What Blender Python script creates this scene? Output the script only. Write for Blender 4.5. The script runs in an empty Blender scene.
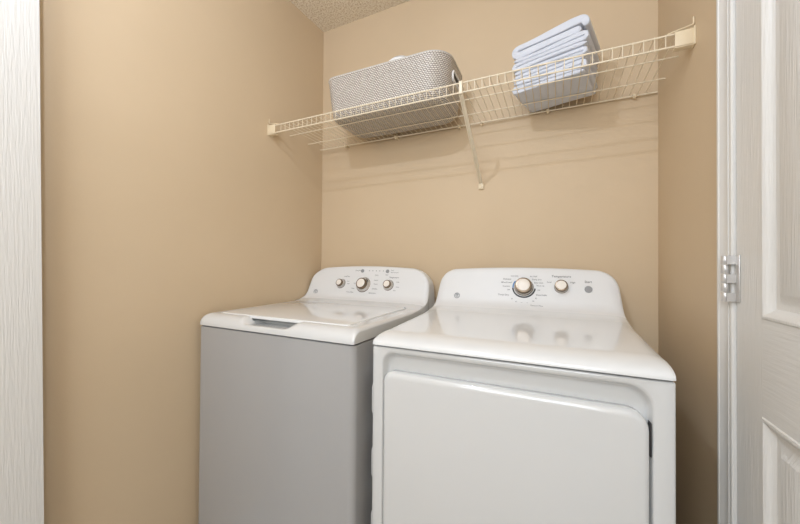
import bpy, bmesh, math, random
from mathutils import Vector, Matrix
random.seed(7)
C = bpy.context.scene.collection
PI = math.pi

# ------------------------------------------------------------------ materials
def lin(c):
    return tuple(((v/255)/12.92 if v/255 <= .04045 else ((v/255+.055)/1.055)**2.4) for v in c) + (1,)

def mat(name, rgb, rough=.5, metal=0, spec=.5, coat=0, bump=None, vary=None, uvbrick=None, sheen=0):
    m = bpy.data.materials.new(name); m.use_nodes = True
    nt = m.node_tree; b = nt.nodes['Principled BSDF']
    b.inputs['Base Color'].default_value = lin(rgb)
    b.inputs['Roughness'].default_value = rough
    b.inputs['Metallic'].default_value = metal
    b.inputs['Specular IOR Level'].default_value = spec
    b.inputs['Coat Weight'].default_value = coat
    b.inputs['Coat Roughness'].default_value = .06
    b.inputs['Sheen Weight'].default_value = sheen
    tc = nt.nodes.new('ShaderNodeTexCoord'); mp = nt.nodes.new('ShaderNodeMapping')
    nt.links.new(tc.outputs['Object'], mp.inputs['Vector'])
    if bump:                                    # (scale, strength, distance, stretch, detail)
        n = nt.nodes.new('ShaderNodeTexNoise'); n.inputs['Scale'].default_value = bump[0]
        n.inputs['Detail'].default_value = bump[4] if len(bump) > 4 else 3
        mp.inputs['Scale'].default_value = bump[3] if len(bump) > 3 else (1, 1, 1)
        nt.links.new(mp.outputs['Vector'], n.inputs['Vector'])
        bu = nt.nodes.new('ShaderNodeBump'); bu.inputs['Strength'].default_value = bump[1]
        bu.inputs['Distance'].default_value = bump[2]
        nt.links.new(n.outputs['Fac'], bu.inputs['Height'])
        nt.links.new(bu.outputs['Normal'], b.inputs['Normal'])
    if vary:                                    # (scale, second colour, low, high)
        n2 = nt.nodes.new('ShaderNodeTexNoise'); n2.inputs['Scale'].default_value = vary[0]; n2.inputs['Detail'].default_value = 4
        nt.links.new(tc.outputs['Object'], n2.inputs['Vector'])
        r = nt.nodes.new('ShaderNodeMapRange'); r.inputs['From Min'].default_value = vary[2]; r.inputs['From Max'].default_value = vary[3]
        nt.links.new(n2.outputs['Fac'], r.inputs['Value'])
        mx = nt.nodes.new('ShaderNodeMix'); mx.data_type = 'RGBA'
        mx.inputs['A'].default_value = lin(rgb); mx.inputs['B'].default_value = lin(vary[1])
        nt.links.new(r.outputs['Result'], mx.inputs['Factor'])
        nt.links.new(mx.outputs['Result'], b.inputs['Base Color'])
    return m

M = {}
M['wall'] = mat('tan_wall_paint', (212,189,157), .55, spec=.25, bump=(170, .18, .0012), vary=(2.2, (208,185,153), .35, .7))
M['ceiling'] = mat('textured_ceiling', (250,240,222), .9, spec=.1, bump=(95, 1.0, .004, (1,1,1), 5), vary=(130, (208,188,158), .45, .68))
M['floor'] = mat('vinyl_floor', (200,194,186), .5, vary=(5, (186,180,172), .4, .6))
M['hall'] = mat('pale_hall_paint', (214,210,203), .6)
M['trim'] = mat('white_trim_paint', (222,219,213), .35, bump=(60, .06, .0005))
M['door'] = mat('embossed_white_door', (224,221,215), .42, bump=(48, .7, .0018, (1, 4.5, .3), 5))
M['doorrail'] = mat('embossed_white_door_rail', (224,221,215), .42, bump=(48, .5, .0014, (1, .3, 4.5), 5))
M['appl'] = mat('white_enamel', (218,217,214), .16, spec=.5, coat=.5)
M['applgloss'] = mat('glossy_white_plastic', (230,230,228), .09, spec=.5, coat=.3)
M['cab'] = mat('shaded_washer_enamel', (174,172,170), .24, spec=.5, coat=.2, bump=(300, .05, .0004))  # white enamel greyed; the front's darker reflection is partly put into the colour
M['panel'] = mat('satin_white_console', (228,227,225), .38, spec=.4)
M['seam'] = mat('dark_gap', (60,56,52), .8)
M['chrome'] = mat('chrome_ring', (128,112,94), .25, metal=.85)
M['skirt'] = mat('silver_knob_skirt', (205,200,194), .28, metal=.55)
M['cap'] = mat('pale_knob_cap', (240,231,220), .3)
M['black'] = mat('dark_mark', (48,46,46), .5)
M['ink'] = mat('grey_print', (120,118,118), .6)
M['blue'] = mat('blue_print', (70,130,190), .6)
M['button'] = mat('grey_button', (150,150,150), .4)
M['wire'] = mat('cream_vinyl_wire', (232,218,192), .35, spec=.5)
M['bracket'] = mat('cream_plastic_bracket', (228,210,178), .45)
M['steel'] = mat('brushed_hinge_steel', (205,202,198), .32, metal=.5)
M['towel'] = mat('pale_blue_grey_towel', (216,219,227), .95, spec=.1, sheen=.4, bump=(420, .6, .0015))
M['cloth'] = mat('white_cloth', (240,238,234), .95, spec=.1, sheen=.3, bump=(380, .5, .0015))
M['lampglass'] = mat('opal_glass', (245,240,230), .4)

def basket_mat():
    m = bpy.data.materials.new('knitted_grey_plastic'); m.use_nodes = True
    nt = m.node_tree; b = nt.nodes['Principled BSDF']; b.inputs['Roughness'].default_value = .45
    uv = nt.nodes.new('ShaderNodeUVMap'); uv.uv_map = 'UVMap'
    br = nt.nodes.new('ShaderNodeTexBrick')
    br.inputs['Scale'].default_value = 1
    br.inputs['Brick Width'].default_value = .0105; br.inputs['Row Height'].default_value = .0068
    br.inputs['Mortar Size'].default_value = .0014; br.inputs['Mortar Smooth'].default_value = .6
    br.inputs['Color1'].default_value = lin((234,226,216)); br.inputs['Color2'].default_value = lin((220,211,200))
    br.inputs['Mortar'].default_value = lin((112,98,84))
    nt.links.new(uv.outputs['UV'], br.inputs['Vector'])
    nt.links.new(br.outputs['Color'], b.inputs['Base Color'])
    bu = nt.nodes.new('ShaderNodeBump'); bu.inputs['Strength'].default_value = .8; bu.inputs['Distance'].default_value = .002; bu.invert = True
    nt.links.new(br.outputs['Fac'], bu.inputs['Height']); nt.links.new(bu.outputs['Normal'], b.inputs['Normal'])
    return m
M['basket'] = basket_mat()

# ------------------------------------------------------------------ helpers
def root(name, label, cat, loc, group=None):
    o = bpy.data.objects.new(name, None); C.objects.link(o); o.location = loc
    o.empty_display_size = .05
    o['label'] = label; o['category'] = cat
    if group: o['group'] = group
    return o

def worldloc(p):
    v = Vector((0, 0, 0))
    while p is not None:
        v += Vector(p.location); p = p.parent
    return v

def obj(name, bm, m, parent=None, smooth=True, sharp=40, label=None, origin=None):
    """Link a world-space bmesh as ONE object, its origin at its own base centre."""
    bmesh.ops.recalc_face_normals(bm, faces=bm.faces[:])
    xs = [v.co for v in bm.verts]
    if origin is None:
        origin = Vector(((min(c.x for c in xs)+max(c.x for c in xs))/2, (min(c.y for c in xs)+max(c.y for c in xs))/2, min(c.z for c in xs)))
    origin = Vector(origin)
    bmesh.ops.translate(bm, verts=bm.verts[:], vec=-origin)
    me = bpy.data.meshes.new(name); bm.to_mesh(me); bm.free()
    ms = m if isinstance(m, (list, tuple)) else [m]
    for x in ms: me.materials.append(x)
    if smooth:
        me.polygons.foreach_set('use_smooth', [True]*len(me.polygons))
        me.set_sharp_from_angle(angle=math.radians(sharp))
    o = bpy.data.objects.new(name, me); C.objects.link(o)
    if parent is not None:
        o.parent = parent; o.location = origin - worldloc(parent)
    else:
        o.location = origin
    if label: o['label'] = label
    return o

def struct(name, bm, m, **k):
    o = obj(name, bm, m, **k); o['kind'] = 'structure'; return o

def box(bm, x0, x1, y0, y1, z0, z1, bev=0, seg=2):
    r = bmesh.ops.create_cube(bm, size=1)
    vs = r['verts']
    for v in vs:
        v.co = Vector(((x0+x1)/2 + v.co.x*(x1-x0), (y0+y1)/2 + v.co.y*(y1-y0), (z0+z1)/2 + v.co.z*(z1-z0)))
    if bev:
        es = list({e for v in vs for e in v.link_edges})
        bmesh.ops.bevel(bm, geom=es, offset=bev, segments=seg, affect='EDGES', profile=.5)
    return bm

def nbox(*a, **k):
    return box(bmesh.new(), *a, **k)

def loft(bm, loops, cap0=True, cap1=True, closed=True):
    L = [[bm.verts.new(p) for p in lp] for lp in loops]
    n = len(L[0])
    for a, b in zip(L, L[1:]):
        for i in range(n if closed else n-1):
            j = (i+1) % n
            bm.faces.new((a[i], a[j], b[j], b[i]))
    if cap0: bm.faces.new(L[0][::-1])
    if cap1: bm.faces.new(L[-1])
    return bm

def rrect(a0, a1, b0, b1, r, n=6):
    rs = r if isinstance(r, (list, tuple)) else (r,)*4      # radii: (a1b1, a0b1, a0b0, a1b0)
    pts = []
    for k, (sx, sy) in enumerate(((1,1), (-1,1), (-1,-1), (1,-1))):
        rr = rs[k]
        cx = a1-rr if sx > 0 else a0+rr; cy = b1-rr if sy > 0 else b0+rr
        for i in range(n+1):
            t = PI/2*(k + i/n); pts.append((cx+rr*math.cos(t), cy+rr*math.sin(t)))
    return pts

def tube(bm, path, r, n=8, caps=True):
    path = [Vector(p) for p in path]; loops = []
    up = None
    for i, p in enumerate(path):
        if i == 0: t = path[1]-p
        elif i == len(path)-1: t = p-path[i-1]
        else: t = (path[i+1]-p).normalized() + (p-path[i-1]).normalized()
        t.normalize()
        if up is None:
            up = Vector((0,0,1)) if abs(t.z) < .9 else Vector((0,1,0))
        s = t.cross(up).normalized(); u = s.cross(t).normalized(); up = u
        loops.append([p + r*(math.cos(2*PI*k/n)*s + math.sin(2*PI*k/n)*u) for k in range(n)])
    return loft(bm, loops, caps, caps)

def lathe(bm, prof, origin, axis, n=40):
    """prof: list of (radius, height) along axis."""
    ax = Vector(axis).normalized(); s = ax.cross(Vector((1,0,0))).normalized(); u = ax.cross(s).normalized()
    o = Vector(origin); loops = []
    for r, h in prof:
        loops.append([o + ax*h + r*(math.cos(2*PI*k/n)*s + math.sin(2*PI*k/n)*u) for k in range(n)])
    return loft(bm, loops)

def smooth01(t):
    t = max(0, min(1, t)); return t*t*(3-2*t)

# ------------------------------------------------------------------ room shell
W = 1.508; H = 2.466; kL = .04414; YB = -2.75
CX, CY = -.016, .020                       # the back left corner: neither wall is quite square
def xl(y): return CX + kL*(y-CY)
def yb(x): return CY*(1-(x-CX)/(W-CX))
bm = bmesh.new(); box(bm, -.3, 1.9, YB-.1, .12, -.05, 0); struct('floor', bm, M['floor'], smooth=False)
bm = bmesh.new(); box(bm, -.3, 1.9, YB-.1, .12, H, H+.08); struct('ceiling', bm, M['ceiling'], smooth=False)
bm = bmesh.new(); box(bm, 0, 1.66, 0, .1, 0, H); wb = struct('wall_back', bm, M['wall'], smooth=False, origin=(0,0,0))
wb.location = (CX, CY, 0); wb.rotation_euler.z = -math.atan2(CY, W-CX)
bm = bmesh.new(); box(bm, -.1, 0, YB*1.01, .1, 0, H); wl = struct('wall_left', bm, M['wall'], smooth=False, origin=(0,0,0))
wl.location = (CX, CY, 0); wl.rotation_euler.z = -math.atan(kL)
# right wall: a short pier, the part over the door and the part beyond it
DY0 = -.587; DY1 = -1.263; DTOP = 2.035
JY = DY0 - .0; JX = W
bm = bmesh.new()
box(bm, W, W+.12, DY0+.02, 0, 0, H)
box(bm, W, W+.12, DY1-.02, DY0+.02, DTOP+.02, H)
box(bm, W, W+.12, YB, DY1-.02, 0, H)
struct('wall_right', bm, M['wall'], smooth=False)
bm = bmesh.new(); box(bm, -.3, W+.12, YB-.1, YB, 0, H); struct('wall_front', bm, M['hall'], smooth=False)
bm = bmesh.new(); loft(bm, [[(xl(0),0,z), (xl(YB),YB,z), (xl(YB)+.006,YB,z), (xl(0)+.006,0,z)] for z in (0, .08)])
struct('baseboard_left', bm, M['trim'], smooth=False)
bm = bmesh.new(); box(bm, .012, W, -.012, 0, 0, .08); struct('baseboard_back', bm, M['trim'], smooth=False)

# door casing: a moulded profile swept up the wall, both legs and the head
def casing(name, flip, y_in):
    # profile (u = distance away from the door, h = height off the wall)
    P = [(0,0), (0,.009), (.0025,.0115), (.0085,.012), (.010,.0085), (.0125,.0085), (.0135,.0125), (.0175,.0125), (.019,.0095),
         (.027,.0085), (.038,.0115), (.046,.0145), (.0475,.0165), (.054,.0165), (.057,.0145), (.057,0)]
    bm = bmesh.new()
    s = 1 if flip else -1
    loft(bm, [[(W-h, y_in + s*u, z) for u, h in P] for z in (0, DTOP+.01)])
    return struct(name, bm, M['trim'], sharp=25)
casing('trim_1', True, DY0+.002)
casing('trim_2', False, DY1-.002)
bm = bmesh.new(); box(bm, W-.016, W, DY1-.06, DY0+.06, DTOP+.01, DTOP+.067, .004); struct('trim_3', bm, M['trim'])
bm = bmesh.new()
box(bm, W+.0005, W+.119, DY0+.002, DY0+.0195, 0, DTOP+.0195); box(bm, W+.0005, W+.119, DY1-.0195, DY1-.002, 0, DTOP+.0195)
box(bm, W+.0005, W+.119, DY1-.002, DY0+.002, DTOP+.002, DTOP+.0195)
struct('trim_4', bm, M['trim'], smooth=False)

def panel_door(name, xf, sgn, ya, yb, z0, z1, thick=.035):
    """Moulded panel door lying in a plane of constant x; its face looks along sgn*x, ya is the visible edge."""
    bm = bmesh.new()
    st = .092
    w = abs(yb-ya); d = 1 if yb > ya else -1
    pw = (w-3*st)/2
    ul = [0, st, st+pw, 2*st+pw, 2*st+2*pw, w]
    zl = [z0, z0+.2, .894, 1.066, 1.90, z1]
    def pt(u, z, h): return (xf + sgn*h, ya + d*u, z)
    for i in range(5):
        for j in range(5):
            u0, u1, a, b = ul[i], ul[i+1], zl[j], zl[j+1]
            if i in (1, 3) and j in (1, 3):
                steps = [(0,0), (.002,.0022), (.006,.0026), (.009,.001), (.013,-.003), (.020,-.0095), (.028,-.0105), (.031,-.0100), (.046,-.0025), (.0475,-.0018)]
                loops = [[pt(u0+s, a+s, h), pt(u1-s, a+s, h), pt(u1-s, b-s, h), pt(u0+s, b-s, h)] for s, h in steps]
                loft(bm, loops, cap0=False)
            else:
                f = bm.faces.new([bm.verts.new(p) for p in (pt(u0,a,0), pt(u1,a,0), pt(u1,b,0), pt(u0,b,0))])
                if i in (1, 3): f.material_index = 1
    # edges and back
    c = [pt(0,z0,0), pt(w,z0,0), pt(w,z1,0), pt(0,z1,0)]; k = [pt(0,z0,-thick), pt(w,z0,-thick), pt(w,z1,-thick), pt(0,z1,-thick)]
    loft(bm, [c, k], cap0=False, cap1=True)
    bmesh.ops.remove_doubles(bm, verts=bm.verts[:], dist=1e-5)
    return struct(name, bm, [M['door'], M['doorrail']], sharp=30)
d1 = panel_door('door_1', W-.005, -1, DY0-.001, DY1+.001, .01, DTOP)
# hinge on the edge of the right-hand door
hz0, hz1 = 1.088, 1.182
bm = bmesh.new(); box(bm, W-.0075, W-.0052, DY0-.017, DY0-.001, hz0, hz1, .0006)
hinge = obj('hinge', bm, M['steel'], d1, label='satin steel butt hinge with interlocking knuckles'); 
for i in range(5):
    a = hz0 + (hz1-hz0)*i/5; b = hz0 + (hz1-hz0)*(i+1)/5 - .0012
    bm = bmesh.new(); lathe(bm, [(.0058,a), (.0062,a+.0005), (.0062,b-.0005), (.0058,b)], (W-.0205, DY0+.006, 0), (0,0,1), 20)
    if i % 2 == 0: box(bm, W-.021, W-.006, DY0-.0042, DY0-.0012, a, b)
    obj('knuckle', bm, M['steel'], hinge)
d2 = panel_door('door_2', 0, 1, -1.105, -1.815, .012, DTOP)
piv = Vector((0,-1.091,1.06)); T = Matrix.Translation(piv) @ Matrix.Rotation(math.radians(1.1), 4, 'X') @ Matrix.Translation(-piv)
d2.matrix_world = T @ Matrix.Translation(d2.location)

# ------------------------------------------------------------------ appliance top covers
def yface(z):
    K = [(.9, -.205), (.977,-.200), (.981,-.172), (.988,-.146), (.999,-.126), (1.015,-.112), (1.14,-.060), (1.3,.006)]
    for (a, ya), (b, yb) in zip(K, K[1:]):
        if z <= b: return ya + (yb-ya)*(z-a)/(b-a)
    return K[-1][1]

def cover(x0, x1, yf, zs, ea, eb, zd0, zd1, flat, ch, lid=None, notch=None, rs=.026, rz=.016, lean=.035):
    cx = (x0+x1)/2; hw = (x1-x0)/2
    xs = set()
    N = 96
    for i in range(N+1): xs.add(round(x0+(x1-x0)*i/N, 5))
    for i in range(13):
        e = rs*(1-math.cos(PI/2*i/12)); xs.add(round(x0+e, 5)); xs.add(round(x1-e, 5))
    if lid:
        for a in (lid[0], lid[1]):
            xs.add(round(a-.0008,5)); xs.add(round(a+.0008,5))
    xs = sorted(xs)
    ys = [yf + ea*(1-math.cos(PI/2*i/12)) for i in range(13)]          # front curve
    front_n = 13
    dk = [ys[-1]+.004]
    y = dk[0]
    extra = [lid[2]-.0008, lid[2]+.0008, lid[2]+.02, lid[3]-.0008, lid[3]+.0008] if lid else []
    while y < -.205: y += .02; dk.append(min(y, -.202))
    dk = sorted(set(round(v,5) for v in dk+extra if v <= -.202 and v > ys[-1]))
    cols = []
    for x in xs:
        u = abs(x-cx); e = hw-u
        q = (1-math.sqrt(max(0, 1-(1-min(e, rs)/rs)**2)))              # 1 at the side edge, 0 inside
        if u < flat: zt = 1.151-.008*(u/flat)**2
        else: zt = 1.143-ch + ch*math.sqrt(max(0, 1-((u-flat)/(hw-flat))**2))
        col = [(x, yf+.005*q, zs)]
        for i, yy in enumerate(ys):
            z = zs+.003 + (zd0-zs-.003)*math.sin(PI/2*i/12)
            col.append((x, yy + .006*q*(1-i/12), z - rz*q*(i/12)))
        for yy in dk:
            t = (yy-ys[-1])/(-.202-ys[-1]); z = zd0+(zd1-zd0)*t
            col.append((x, yy, z - rz*q*(1-smooth01((yy+.30)/.13)*.75)))
        if lid:
            c2 = []
            for (px, py, pz) in col:
                if lid[0] < px < lid[1] and lid[2] < py < lid[3]: pz -= .012
                if notch:
                    m = smooth01((px-notch[0])/notch[4])*smooth01((notch[1]-px)/notch[5])
                    if py < notch[3]:
                        cap = notch[2] - .004*smooth01((py-yf-.02)/.04)
                        if pz > cap: pz = pz + (cap-pz)*m
                c2.append((px, py, pz))
            col = c2
        zb = col[-1][2]
        n = 16
        for i in range(1, n+1):
            t = (i/n)**1.25
            z = zb + (zt-.007-zb)*t
            col.append((x, yface(z)+.014*q, z))
        yt = col[-1][1]
        col += [(x, yt+.0035, zt-.0025), (x, yt+.009, zt), (x, -.028, zt), (x, -.021, zt-.004), (x, -.018, zt-.012), (x, -.018, zs)]
        col = [(cx+(px-cx)*(1-lean*smooth01((pz-.975)/.17)), py, pz) if py > -.19 and pz > .975 else (px, py, pz) for px, py, pz in col]
        cols.append(col)
    side0 = [(x0, p[1], zs) for p in cols[0]]; side1 = [(x1, p[1], zs) for p in cols[-1]]
    bm = bmesh.new()
    loft(bm, [side0]+cols+[side1], cap0=False, cap1=False, closed=False)
    bmesh.ops.remove_doubles(bm, verts=bm.verts[:], dist=1e-5)
    bmesh.ops.dissolve_degenerate(bm, dist=1e-6, edges=bm.edges[:])
    for f in bm.faces:                     # the console face is a satin finish, the deck is glossy
        c = f.calc_center_median()
        if c.y > -.150 and c.z > .984: f.material_index = 1
    return bm

FN = Vector((0, -.125, .052)).normalized()          # console face normal is tilted back
FN = Vector((0, -(1.14-1.015), (.112-.060))).normalized()
def onface(x, z, off=0):
    return Vector((x, yface(z), z)) + FN*off

def knob(parent, x, z, rb, rc, h, name='knob'):
    bm = bmesh.new()
    lathe(bm, [(rb, -.001), (rb, .003), (rb*.97, .006), (rb*.80, .010), (rb*.78, .012)], onface(x, z), FN)
    k = obj(name, bm, M['skirt'], parent)
    bm = bmesh.new()
    lathe(bm, [(rb*1.05, -.0008), (rb*1.06, .0012), (rb*1.0, .0026)], onface(x, z), FN)
    obj('knob_base_ring', bm, M['chrome'], k)
    bm = bmesh.new()
    lathe(bm, [(rc*1.12, .011), (rc*1.10, h-.003), (rc*1.04, h), (rc*.9, h+.0006)], onface(x, z), FN)
    obj('knob_ring', bm, M['chrome'], k, label='dark metallic ring around the cap')
    bm = bmesh.new()
    lathe(bm, [(rc*.86, h-.002), (rc*.86, h+.001), (rc*.80, h+.0022), (rc*.4, h+.0028)], onface(x, z), FN)
    obj('knob_cap', bm, M['cap'], k, label='pale cap')
    return k

def lettering(parent, items, name='control_label', m='ink'):
    for s, x, z, size, al in items:
        cu = bpy.data.curves.new('t', 'FONT'); cu.body = s; cu.size = size; cu.align_x = al; cu.align_y = 'CENTER'; cu.resolution_u = 2; cu.offset = size*.012
        to = bpy.data.objects.new('t', cu); C.objects.link(to)
        bpy.context.view_layer.update()
        me = bpy.data.meshes.new_from_object(to.evaluated_get(bpy.context.evaluated_depsgraph_get()))
        o = onface(x, z, .0004); up = Vector((0, (.112-.060), (1.14-1.015))).normalized()
        me.transform(Matrix(((1, 0, 0, o.x), (0, up.y, FN.y, o.y), (0, up.z, FN.z, o.z), (0, 0, 0, 1))))
        bm = bmesh.new(); bm.from_mesh(me)
        bpy.data.objects.remove(to); bpy.data.curves.remove(cu); bpy.data.meshes.remove(me)
        obj(name, bm, M[m], parent, smooth=False)

def disc(bm, x, z, r, off=.0005, h=.001, n=24):
    lathe(bm, [(r, 0), (r, h)], onface(x, z, off), FN, n)

def emblem(parent, x, z, r):
    up = Vector((0, (.112-.060), (1.14-1.015))).normalized()
    def P(a, b): return onface(x, z, .0012) + Vector((a,0,0))*r + up*b*r
    bm = bmesh.new()
    tube(bm, [P(math.cos(t*PI/14), math.sin(t*PI/14)) for t in range(29)], r*.13, 6, False)
    # two curling monogram strokes inside the ring
    tube(bm, [P(-.1+.36*math.cos(t), .05+.55*math.sin(t)) for t in [i*PI/8+.6 for i in range(13)]], r*.09, 6)
    tube(bm, [P(.28+.26*math.cos(t), .25+.25*math.sin(t)) for t in [i*PI/8+.3 for i in range(10)]], r*.09, 6)
    tube(bm, [P(.28+.28*math.cos(t), -.27+.27*math.sin(t)) for t in [i*PI/8+1.4 for i in range(11)]], r*.09, 6)
    obj('emblem', bm, M['button'], parent, label='small round grey monogram emblem')

def feet(parent, x0, x1, y0, y1):
    for x in (x0+.05, x1-.05):
        for y in (y0+.05, y1-.05):
            bm = bmesh.new(); lathe(bm, [(.022,0), (.024,.004), (.02,.012), (.012,.014), (.012,.03)], (x,y,0), (0,0,1), 20)
            obj('foot', bm, M['black'], parent)

# ------------------------------------------------------------------ washing machine
wx0, wx1, wyf = -.0205, .6635, -.6845
WZ = .9316
wash = root('washing_machine', 'white top-loading washing machine with three knobs, left of the dryer', 'washing machine', ((wx0+wx1)/2, -.35, 0))
bm = bmesh.new()
def cabloop(z, i, rf=.011):
    return [(x, y, z) for x, y in rrect(wx0+.001+i, wx1-.001-i, wyf+.004+i, -.025-i, (.004, .004, .009, .020), 8)]
loft(bm, [cabloop(.028, .004), cabloop(.032, 0), cabloop(WZ-.0065, 0), cabloop(WZ-.0045, .002), cabloop(WZ-.0042, .006)])
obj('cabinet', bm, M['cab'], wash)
bm = bmesh.new(); loft(bm, [cabloop(WZ-.0043, .007), cabloop(WZ+.004, .007)]); obj('seam', bm, M['seam'], wash, label='dark gap below the top cover')
lidr = (.032, .612, -.6325, -.215)
bm = cover(wx0, wx1, wyf, WZ, .044, .036, .9725, .977, .235, .078, lid=lidr, notch=(.180, .440, .950, -.59, .045, .055), rs=.022, rz=.011)
obj('top_cover', bm, [M['appl'], M['panel']], wash, sharp=35)
bm = bmesh.new()
def lidloop(i, z):   # follows the slight rise of the deck
    return [(x, y, z + .0046*(y+.632)/.43) for x, y in rrect(lidr[0]+.0012+i, lidr[1]-.0012-i, lidr[2]-.0015+i, lidr[3]-.002-i, .012, 5)]
loft(bm, [lidloop(.001, .9645), lidloop(0, .9655), lidloop(0, .9735), lidloop(.0012, .9752), lidloop(.004, .9757)])
lid = obj('lid', bm, M['applgloss'], wash, label='glossy flat lid')
bm = bmesh.new(); lathe(bm, [(.0032,0), (.0032,.0025)], (lidr[1]-.006, lidr[3]-.008, .9795), (0,0,1), 14); obj('lid_hinge_pin', bm, M['black'], lid)
knob(wash, .190, 1.063, .0235, .0165, .022)
knob(wash, .322, 1.061, .0360, .0250, .027)
knob(wash, .459, 1.063, .0250, .0175, .022)
bm = bmesh.new()
up_ = Vector((0, (.112-.060), (1.14-1.015))).normalized()
o_ = onface(.322, 1.061, .0105)
tube(bm, [o_ + Vector((math.cos(t),0,0))*.0315 + up_*math.sin(t)*.0315 for t in (.45,.6,.75,.9,1.05)], .0018, 6)
obj('dial_pointer', bm, M['black'], wash)
emblem(wash, .044, 1.018, .0110)
for x in (.300, .440):
    bm = bmesh.new(); disc(bm, x, 1.127, .0088, 0, .003); obj('push_button', bm, M['button'], wash)
for i in range(5):
    bm = bmesh.new(); disc(bm, .339+.0195*i, 1.1285, .0024); obj('indicator_light', bm, M['button'], wash)
L = [('Deep Fill', .288, 1.129, .0085, 'RIGHT'), ('Load Size', .215, 1.099, .0085, 'CENTER'), ('Cycle', .375, 1.108, .0085, 'LEFT'), ('Temperature', .480, 1.099, .0095, 'CENTER'),
     ('Start', .459, 1.132, .007, 'LEFT'), ('Hold to Cancel', .459, 1.122, .0065, 'LEFT'), ('Signal', .440, 1.111, .007, 'CENTER'),
     ('Colors', .376, 1.084, .008, 'LEFT'), ('Casual', .378, 1.066, .008, 'LEFT'), ('Delicates', .374, 1.044, .008, 'LEFT'), ('Bulky Items', .362, 1.024, .008, 'LEFT'),
     ('Off', .275, 1.066, .008, 'RIGHT'), ('Rinse', .276, 1.042, .008, 'RIGHT'), ('Drain & Spin', .274, 1.024, .008, 'RIGHT'),
     ('Cold', .497, 1.078, .007, 'LEFT'), ('Warm', .498, 1.056, .007, 'LEFT'), ('Hot', .490, 1.040, .007, 'LEFT'), ('Small', .222, 1.076, .0065, 'LEFT'), ('Super', .226, 1.064, .0065, 'LEFT')]
lettering(wash, L)
feet(wash, wx0, wx1, wyf, -.03)
wash.rotation_euler.z = -.018

# ------------------------------------------------------------------ dryer
dx0, dx1, dyf, DZ = .7017, 1.3872, -.660, .9329
dry = root('clothes_dryer', 'white front-loading dryer with two knobs and a wide plain door, right of the washer', 'dryer', ((dx0+dx1)/2, -.34, 0))
bm = bmesh.new()
def fl(i, y, r=.012, z1=DZ-.0045):
    return [(x, y, z) for x, z in rrect(dx0-.001+i, dx1+.0008-i, .028+i, z1-i*.6, r, 8)]
rx0, rx1, rz0, rz1 = .7325, 1.3515, .085, .9165
def rl(i, y):
    return [(x, y, z) for x, z in rrect(rx0+i*.45, rx1-i*.45, rz0+i, rz1-i, (.046, .034, .03, .03), 8)]
loft(bm, [fl(.001,-.025,.005), fl(0,-.027,.005), fl(0,-.652,.005), fl(.0012,-.6555,.005), fl(.005,-.6577,.006),
          rl(-.004,-.6578), rl(.0005,-.6568), rl(.004,-.652), rl(.009,-.640), rl(.014,-.632), rl(.022,-.629), rl(.030,-.6285)])
cabd = obj('cabinet', bm, M['appl'], dry, sharp=50)
bm = bmesh.new(); box(bm, dx0+.009, dx1-.009, -.648, -.03, DZ-.0048, DZ+.004); obj('seam', bm, M['seam'], dry, label='dark gap below the top cover')
for zc in (.768, .585, .402, .22):
    bm = bmesh.new()
    lo = lambda i, x: [(x, y, z) for y, z in rrect(-.645+i, -.50-i, zc-.055+i, zc+.055-i, .018, 5)]
    loft(bm, [lo(0, dx0+.003), lo(.002, dx0-.006), lo(.006, dx0-.0125)])
    obj('side_boss', bm, M['appl'], dry, label='raised oval pressing on the side panel')
bm = cover(dx0, dx1, dyf-.004, DZ, .088, .03, .964, .979, .268, .066, rs=.034, rz=.012)
obj('top_cover', bm, [M['applgloss'], M['panel']], dry, sharp=35)
bm = bmesh.new()
def dl(i, y, t=0):
    return [(x, y, z) for x, z in rrect(.7375+i, 1.3445-i, .105+i, .862-i-t, (.038, .026, .02, .02), 8)]
loft(bm, [dl(.003,-.6282), dl(.001,-.6295), dl(0,-.654), dl(.0012,-.6585,.0006), dl(.0035,-.6620,.002), dl(.0075,-.6640,.004), dl(.012,-.6645,.005)])
ddoor = obj('door', bm, M['appl'], dry, sharp=60, label='large plain white door')
for zc in (.805, .2):
    bm = bmesh.new(); box(bm, 1.3455, 1.3485, -.655, -.636, zc-.034, zc+.034, .0006)
    hg = obj('door_hinge', bm, M['black'], ddoor, label='dark hinge in the gap beside the door')
knob(dry, 1.0585, 1.074, .0335, .0280, .030)
knob(dry, 1.1915, 1.078, .0230, .0200, .026)
o_ = onface(1.0585, 1.074, .0005)
def arc(t0, t1, r, w=.0022):
    bm = bmesh.new(); tube(bm, [o_ + Vector((math.cos(t0+(t1-t0)*i/20),0,0))*r + up_*math.sin(t0+(t1-t0)*i/20)*r for i in range(21)], w, 6); return bm
obj('dial_scale', arc(-PI*.96, -PI*.04, .0415, .0028), M['black'], dry, label='dark arc printed around the large knob')
obj('dial_scale', arc(PI*.80, PI*1.03, .0405, .0024), M['blue'], dry, label='blue arc printed around the large knob')
bm = bmesh.new(); disc(bm, 1.281, 1.073, .0128, 0, .003); obj('start_button', bm, M['button'], dry, label='round grey button')
emblem(dry, .7945, 1.031, .0108)
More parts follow.
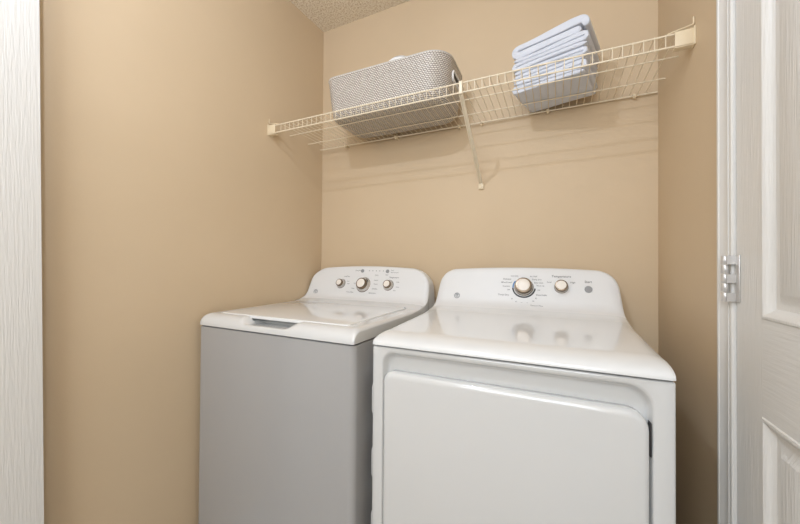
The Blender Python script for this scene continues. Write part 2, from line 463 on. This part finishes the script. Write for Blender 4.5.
L = [('Temperature', 1.1915, 1.118, .0125, 'CENTER'), ('Low', 1.158, 1.096, .009, 'RIGHT'), ('High', 1.222, 1.096, .009, 'LEFT'), ('Start', 1.281, 1.100, .012, 'CENTER'),
     ('Delicates', 1.010, 1.104, .0085, 'RIGHT'), ('Mixed Load', 1.012, 1.091, .0085, 'RIGHT'), ('Cottons', 1.006, 1.076, .0085, 'RIGHT'), ('Off', 1.006, 1.062, .0075, 'RIGHT'),
     ('Timed Dry', 1.004, 1.042, .0095, 'RIGHT'), ('30', 1.016, 1.028, .007, 'CENTER'), ('40', 1.032, 1.018, .007, 'CENTER'), ('50', 1.052, 1.014, .007, 'CENTER'), ('60', 1.072, 1.014, .007, 'CENTER'), ('70', 1.094, 1.022, .007, 'CENTER'),
     ('Air Fluff', 1.080, 1.116, .008, 'LEFT'), ('Damp Dry', 1.088, 1.104, .008, 'LEFT'), ('Easy Care', 1.096, 1.092, .008, 'LEFT'), ('Warm Up', 1.104, 1.081, .007, 'LEFT'),
     ('Off', 1.108, 1.064, .007, 'LEFT'), ('Dewrinkle', 1.104, 1.046, .009, 'LEFT'), ('80', 1.104, 1.033, .007, 'CENTER'), ('Sensor Dry', 1.085, 1.006, .0095, 'LEFT'), ('Less Dry', 1.022, 1.117, .008, 'CENTER')]
lettering(dry, L)
feet(dry, dx0, dx1, dyf, -.03)

# ------------------------------------------------------------------ wire shelf
ZS = 1.793; YF = -.3516; LIP = .0335
shelf = root('wire_shelf', 'long cream vinyl-coated wire shelf across the back wall above both machines', 'shelf', (W/2, -.18, ZS-LIP))
xa = .9946; sp = .025
bm0 = None
def rod(name, y, z, r, x1=W-.004):
    x0 = xl(y)+.010
    bm = bmesh.new(); tube(bm, [(x0,y,z), (x1,y,z)], r, 10); return obj(name, bm, M['wire'], shelf)
rod('front_rod', YF, ZS, .0026)
rod('lip_rod', YF, ZS-LIP, .0026)
rod('support_rod', -.2331, ZS-.0022, .0021)
rod('support_rod', -.1047, ZS-.0022, .0021)
rod('back_rod', -.0096, ZS-.0035, .0030)
r_ = .00125
bm = bmesh.new()
tube(bm, [(0,-.006,ZS+.001), (0,-.335,ZS+.001), (0,YF+.001,ZS+.0026), (0,YF-.0022,ZS+.0018), (0,YF-.0028,ZS-.002), (0,YF-.0028,ZS-LIP+.001), (0,YF-.0012,ZS-LIP-.0028)], r_, 6)
cw = obj('cross_wire', bm, M['wire'], shelf, origin=(0,-.18,ZS-LIP))
i0 = math.ceil((.02-xa)/sp); i1 = math.floor((W-.02-xa)/sp)
base = cw.location.copy()
for i in range(i0, i1+1):
    o = cw if i == i0 else cw.copy()
    if i != i0: C.objects.link(o); o.parent = shelf
    o.location = (xa+i*sp-W/2, base.y, base.z)
# end brackets
for s, xw in ((-1, xl(YF)), (1, W)):
    bm = bmesh.new()
    a, b = sorted((xw - s*.001, xw - s*.044))
    box(bm, a, b, YF-.006, YF-.0032, ZS-LIP-.004, ZS+.0035, .001)
    box(bm, a, b, YF-.0035, YF+.016, ZS-LIP-.0065, ZS-LIP-.0035, .0006)
    a2, b2 = sorted((xw, xw - s*.004)); box(bm, a2, b2, YF-.009, YF+.02, ZS-LIP-.008, ZS+.008, .001)
    tube(bm, [(xw - s*.060, YF, ZS+.003), (xw - s*.045, YF, ZS+.007), (xw - s*.004, YF, ZS+.016), (xw - s*.0025, YF, ZS+.020), (xw - s*.0025, YF, ZS+.036)], .0022, 8)
    obj('end_bracket', bm, M['bracket'], shelf)
for x in (.158, .457, .773, 1.142, 1.435):
    bm = bmesh.new(); box(bm, x-.006, x+.006, -.017, yb(x), ZS-.010, ZS+.003, .003, 3)
    lathe(bm, [(.0045, 0), (.0045,.004), (.002,.006)], (x, -.012, ZS-.009), (0,-.3,-1), 14)
    obj('wall_clip', bm, M['bracket'], shelf)
# diagonal brace
bm = bmesh.new()
A = Vector((.871, YF-.001, ZS-LIP-.002)); B = Vector((.872, .003, 1.518)); t = (B-A).normalized(); nrm = t.cross(Vector((1,0,0))).normalized()
lp = lambda p: [p + Vector((sx*.0072,0,0)) + nrm*sy for sx, sy in ((-1,-.0025), (1,-.0025), (1,.0025), (.55,.0025), (.45,-.0008), (-.45,-.0008), (-.55,.0025), (-1,.0025))]
loft(bm, [lp(A), lp(A.lerp(B,.5)), lp(B)])
br = obj('support_brace', bm, M['wire'], shelf, sharp=30)
bm = bmesh.new(); box(bm, .871-.006, .871+.006, YF-.0062, YF+.006, ZS-LIP-.006, ZS+.0055, .0015)
obj('clamp', bm, M['wire'], br)
bm = bmesh.new(); box(bm, .872-.011, .872+.011, -.0035, yb(.872), 1.497, 1.522, .001)
for z in (1.503, 1.5135): lathe(bm, [(.003,0), (.0028,.0014), (.001,.0018)], (.872, -.0035, z), (0,-1,0), 12)
obj('foot_plate', bm, M['bracket'], br)
bm = bmesh.new(); box(bm, .873-.003, .873+.003, -.006, yb(.873), ZS-.014, ZS+.006, .001); obj('wall_clip', bm, M['bracket'], shelf)

# ------------------------------------------------------------------ basket
bk = root('storage_basket', 'grey knitted-plastic storage basket at the left end of the wire shelf', 'basket', (.55, -.16, ZS+.0022))
zb = ZS+.0024; zt = zb+.186
def bloop(t, inset=0, n=10):
    e = t**.8
    return [(x, y, 0) for x, y in rrect(.262-.018*e+inset, .786+.020*e-inset, -.288-.018*e+inset, -.026+.008*e-inset, (.080-inset*.8, .050-inset*.8, .055-inset*.8, .085-inset*.8), n)]
bm = bmesh.new(); uvl = bm.loops.layers.uv.new('UVMap')
prof = [(.0,.030,.0), (.0,.012,.0015), (.0,.003,.007), (.02,0,.016)] + [(k/10, 0, .174*k/10) for k in range(1, 10)] + [(.96,0,.168), (1,-.001,.172), (1,-.0005,.175), (1,.003,.176), (1,.005,.174), (.9,.005,.145), (.5,.004,.09), (.05,.004,.015), (.0,.02,.005)]
rings = []; vv = 0; prev = None
for t, ins, h in prof:
    pts = bloop(max(0,t), ins)
    # gently bowed top edge of the front
    ring = [bm.verts.new((x, y, zb+h)) for x, y, _ in pts]
    per = [0]
    for i in range(1, len(pts)+1):
        a, b = pts[i-1], pts[i % len(pts)]; per.append(per[-1]+math.hypot(a[0]-b[0], a[1]-b[1]))
    if prev: vv += math.hypot(h-prev[1], ins-prev[0]) 
    rings.append((ring, per, vv)); prev = (ins, h)
tot = rings[8][1][-1]
for (ra, pa, va), (rb, pb, vb) in zip(rings, rings[1:]):
    n = len(ra)
    for i in range(n):
        j = (i+1) % n
        f = bm.faces.new((ra[i], ra[j], rb[j], rb[i]))
        for l, uv in zip(f.loops, ((pa[i]*tot/pa[-1],va), (pa[i+1]*tot/pa[-1],va), (pb[i+1]*tot/pb[-1],vb), (pb[i]*tot/pb[-1],vb))): l[uvl].uv = uv
for ring in (rings[0][0][::-1], rings[-1][0]):
    f = bm.faces.new(ring)
    for l in f.loops: l[uvl].uv = (l.vert.co.x, l.vert.co.y)
tub = obj('tub', bm, M['basket'], bk, sharp=60)
M['rim'] = mat('grey_basket_rim', (200,195,190), .45)
bm = bmesh.new()
lps = []
for ins, dz in ((-.0015,-.0015), (-.0022,0), (-.0015,.0025), (.001,.003), (.0055,.0025), (.006,-.001), (.0055,-.0015)):
    lps.append([(x, y, zb+.174+dz) for x, y, _ in bloop(1, ins)])
lps.append(lps[0]); loft(bm, lps, False, False); bmesh.ops.remove_doubles(bm, verts=bm.verts[:], dist=1e-6)
obj('rim', bm, M['rim'], bk)
bm = bmesh.new()
def hl(i, x): return [(x, y, z) for y, z in rrect(-.215+i, -.105-i, zb+.100+i, zb+.134-i, .0155-i*.9, 6)]
loft(bm, [hl(-.005,.797), hl(-.005,.8045), hl(-.003,.8065), hl(.001,.8060), hl(.003,.8035), hl(.003,.8005)], True, True)
hd = obj('handle', bm, M['cloth'], bk, label='pale rim of the hand hole')
bm = bmesh.new(); loft(bm, [hl(.004,.8002), hl(.004,.8027)]); obj('hand_hole', bm, M['seam'], hd)

# upright rolled cloth inside the basket
bm = bmesh.new()
R0 = .066; ctr = (.556, -.165)
turns = 4; outer = []; n = 120
def spiral(off):
    pts = []
    for i in range(n+1):
        a = 2*PI*turns*i/n; r = .010 + (R0-.012)*(i/n) + off
        pts.append((ctr[0]+r*math.cos(a), ctr[1]+r*.95*math.sin(a)))
    return pts
o1 = spiral(.0058); o2 = spiral(-.0058)[::-1]; lp0 = o1+o2
loops = []
for z, s in ((zb+.0055, .0), (zb+.012, 0), (zb+.15, 0), (zb+.254, 0), (zb+.267, 0), (zb+.273, 1)):
    lp_ = []
    for i, (x, y) in enumerate(lp0):
        k = i if i <= n else 2*n+1-i
        rr = math.hypot(x-ctr[0], y-ctr[1]); dz = -.035*(rr/R0)**2 if z > zb+.2 else 0
        m_ = spiral(0)[0:1] and 0
        lp_.append((x, y, z+dz))
    loops.append(lp_)
loft(bm, loops)
rc = obj('rolled_cloth', bm, M['cloth'], sharp=50)
rc['label'] = 'white rolled cloth just showing above the rim of the grey basket'; rc['category'] = 'towel'

# ------------------------------------------------------------------ stack of folded towels
def fold_path(kind, w, h, th):
    """Centre line of the cloth seen from the front (x to the right, z up)."""
    P = []
    r = (h-th)/2
    def arc_(cx, cz, rr, a0, a1, n=8):
        return [(cx+rr*math.cos(a0+(a1-a0)*i/n), cz+rr*math.sin(a0+(a1-a0)*i/n)) for i in range(n+1)]
    if kind == 'loop':      # wraps round both ends, tail tucked inside
        r1 = (h-th)/2
        P += [(th*2.4, h/2), (w-r1-th*1.2, h/2)] 
        P += [(w-th/2-r1*.3, h/2+r1*.35)]
        P = [(w*.90, th/2)]
        P += arc_(th/2+r1, th/2+r1, r1, -PI/2, -PI*1.5)
        P += arc_(w-th/2-r1, th/2+r1, r1, PI/2, -PI/2)[:7]
    else:                   # three layers, S fold
        q = (h-th)/4
        P += [(w-th*.6, th/2), ]
        P += arc_(th/2+q, th/2+q, q, -PI/2, -PI*1.5)
        P += arc_(w-th/2-q, th/2+3*q, q, -PI/2, PI/2)
        P += [(th*.7, h-th/2)]
    return P

def towel(name, cx, cy, ang, z0, w, dep, h, kind, seed):
    rnd = random.Random(seed)
    th = h/3*.96 if kind == 's' else h/2*.93 if kind == 'loop' else h/3
    path = fold_path(kind, w, h, th)
    # resample
    d = [0]
    for a, b in zip(path, path[1:]): d.append(d[-1]+math.hypot(b[0]-a[0], b[1]-a[1]))
    N = 90; pts = []; k = 0
    for i in range(N+1):
        s = d[-1]*i/N
        while k < len(d)-2 and d[k+1] < s: k += 1
        f = (s-d[k])/(d[k+1]-d[k]) if d[k+1] > d[k] else 0
        pts.append((path[k][0]+(path[k+1][0]-path[k][0])*f, path[k][1]+(path[k+1][1]-path[k][1])*f))
    L_, R_ = [], []
    for i, (x, z) in enumerate(pts):
        a = pts[max(0,i-1)]; b = pts[min(N,i+1)]
        tx, tz = b[0]-a[0], b[1]-a[1]; l = math.hypot(tx, tz) or 1
        e = min(1, min(i, N-i)/2.5); hh = th/2*(.96)*math.sqrt(max(.05, 1-(1-e)**2))
        L_.append((x-tz/l*hh, z+tx/l*hh)); R_.append((x+tz/l*hh, z-tx/l*hh))
    sect = L_+R_[::-1]
    sl = []
    for yy, ins in ((0, .0025), (.0012, .0008), (.004, 0), (dep*.25,0), (dep*.5,0), (dep*.75,0), (dep-.004,0), (dep-.001,.001), (dep,.0025)):
        sl.append((yy, ins))
    bm = bmesh.new(); ca, sa = math.cos(ang), math.sin(ang); loops = []
    cxs = sum(p[0] for p in sect)/len(sect)
    ph = rnd.random()*6
    for yy, ins in sl:
        lp_ = []
        for i, (x, z) in enumerate(sect):
            base_i = i if i <= N else 2*N+1-i
            c = pts[base_i]
            x2 = x + (c[0]-x)*ins/(th/2); z2 = z + (c[1]-z)*ins/(th/2)
            bulge = .0003*math.sin(x2*40+ph)*min(1, z2/h)
            X = x2 - w/2; Y = yy - dep/2 + .003*math.sin(x2*22+ph+z2*90)
            lp_.append((cx+X*ca-Y*sa, cy+X*sa+Y*ca, ZS+.003+(z0-ZS-.003+max(0, z2+bulge*(z2/h)))*(1-.10*max(0, min(1, .8-x2/w)))))
        loops.append(lp_)
    loft(bm, loops)
    return obj(name, bm, M['towel'], sharp=70)

ang = math.radians(-15)
tz = ZS+.0030
specs = [(.045, 's', 0, 0, .252, 1, 'pale grey-blue folded towel at the bottom of the stack on the shelf'),
         (.042, 's', .002, .002, .252, 2, 'pale grey-blue folded towel second from the bottom of the stack'),
         (.046, 's', .003, -.002, .258, 3, 'pale grey-blue folded towel directly beneath the topmost one'),
         (.056, 'loop', .004, .001, .260, 4, 'pale grey-blue folded towel on top of the stack, rounded looped fold facing out')]
for h, kind, ox, oy, w, seed, lab in specs:
    t = towel('folded_towel', 1.167+ox, -.126+oy, ang, tz, w, .195, h, kind, seed)
    t['label'] = lab; t['category'] = 'towel'; t['group'] = 'folded towels stacked on the wire shelf'
    tz += h+.0014

# ------------------------------------------------------------------ ceiling lamp (the room's light, just out of frame)
lamp = root('ceiling_lamp', 'round flush ceiling lamp', 'lamp', (.66, -1.42, H-.04))
bm = bmesh.new(); lathe(bm, [(.15,0), (.155,.006), (.155,.02), (.15,.022)], (.66,-1.42,H-.022), (0,0,1), 48); obj('lamp_base', bm, M['steel'], lamp)
bm = bmesh.new(); lathe(bm, [(.016,0), (.021,.004), (.021,.08), (.026,.112)], (.66,-1.42,H-.1345), (0,0,1), 24); obj('socket', bm, M['trim'], lamp)

def area(name, loc, target, size, energy, col, shape='DISK', sy=None):
    l = bpy.data.lights.new(name, 'AREA'); l.shape = shape; l.size = size; l.energy = energy; l.color = col
    if sy: l.size_y = sy
    o = bpy.data.objects.new(name, l); C.objects.link(o); o.location = loc
    o.rotation_euler = (Vector(target)-Vector(loc)).to_track_quat('-Z', 'Y').to_euler()
    return o
l = bpy.data.lights.new('lamp_light', 'POINT'); l.energy = 17.5; l.color = (.83, .965, 1.20); l.shadow_soft_size = .016
o = bpy.data.objects.new('lamp_light', l); C.objects.link(o); o.location = (.66, -1.42, H-.16)
area('fill_light', (1.05, -2.6, 1.75), (.8, 0, .8), 1.3, 31, (.88, .97, 1.08), 'RECTANGLE', 1.2)  # added soft fill from behind the camera, not a fixture of the room

w = bpy.data.worlds.new('World'); bpy.context.scene.world = w; w.use_nodes = True
w.node_tree.nodes['Background'].inputs['Color'].default_value = (.9,.92,1,1); w.node_tree.nodes['Background'].inputs['Strength'].default_value = .2

# ------------------------------------------------------------------ camera
cam = bpy.data.cameras.new('camera'); cam.sensor_width = 36; cam.lens = 36*333.344/800; cam.clip_start = .02
co = bpy.data.objects.new('camera', cam); C.objects.link(co)
X_, Y_, Z_ = (.90653,.42208,.00726), (-.00233,-.01218,.99992), (.42214,-.90647,-.01006)
co.matrix_world = Matrix(((X_[0],Y_[0],Z_[0],1.1705), (X_[1],Y_[1],Z_[1],-1.4863), (X_[2],Y_[2],Z_[2],1.1565), (0,0,0,1)))
sc = bpy.context.scene; sc.camera = co
sc.view_settings.view_transform = 'Standard'; sc.view_settings.look = 'None'; sc.view_settings.gamma = 1
sc.view_settings.exposure = 0; sc.view_settings.use_curve_mapping = False
sc.cycles.use_denoising = True; sc.cycles.max_bounces = 8
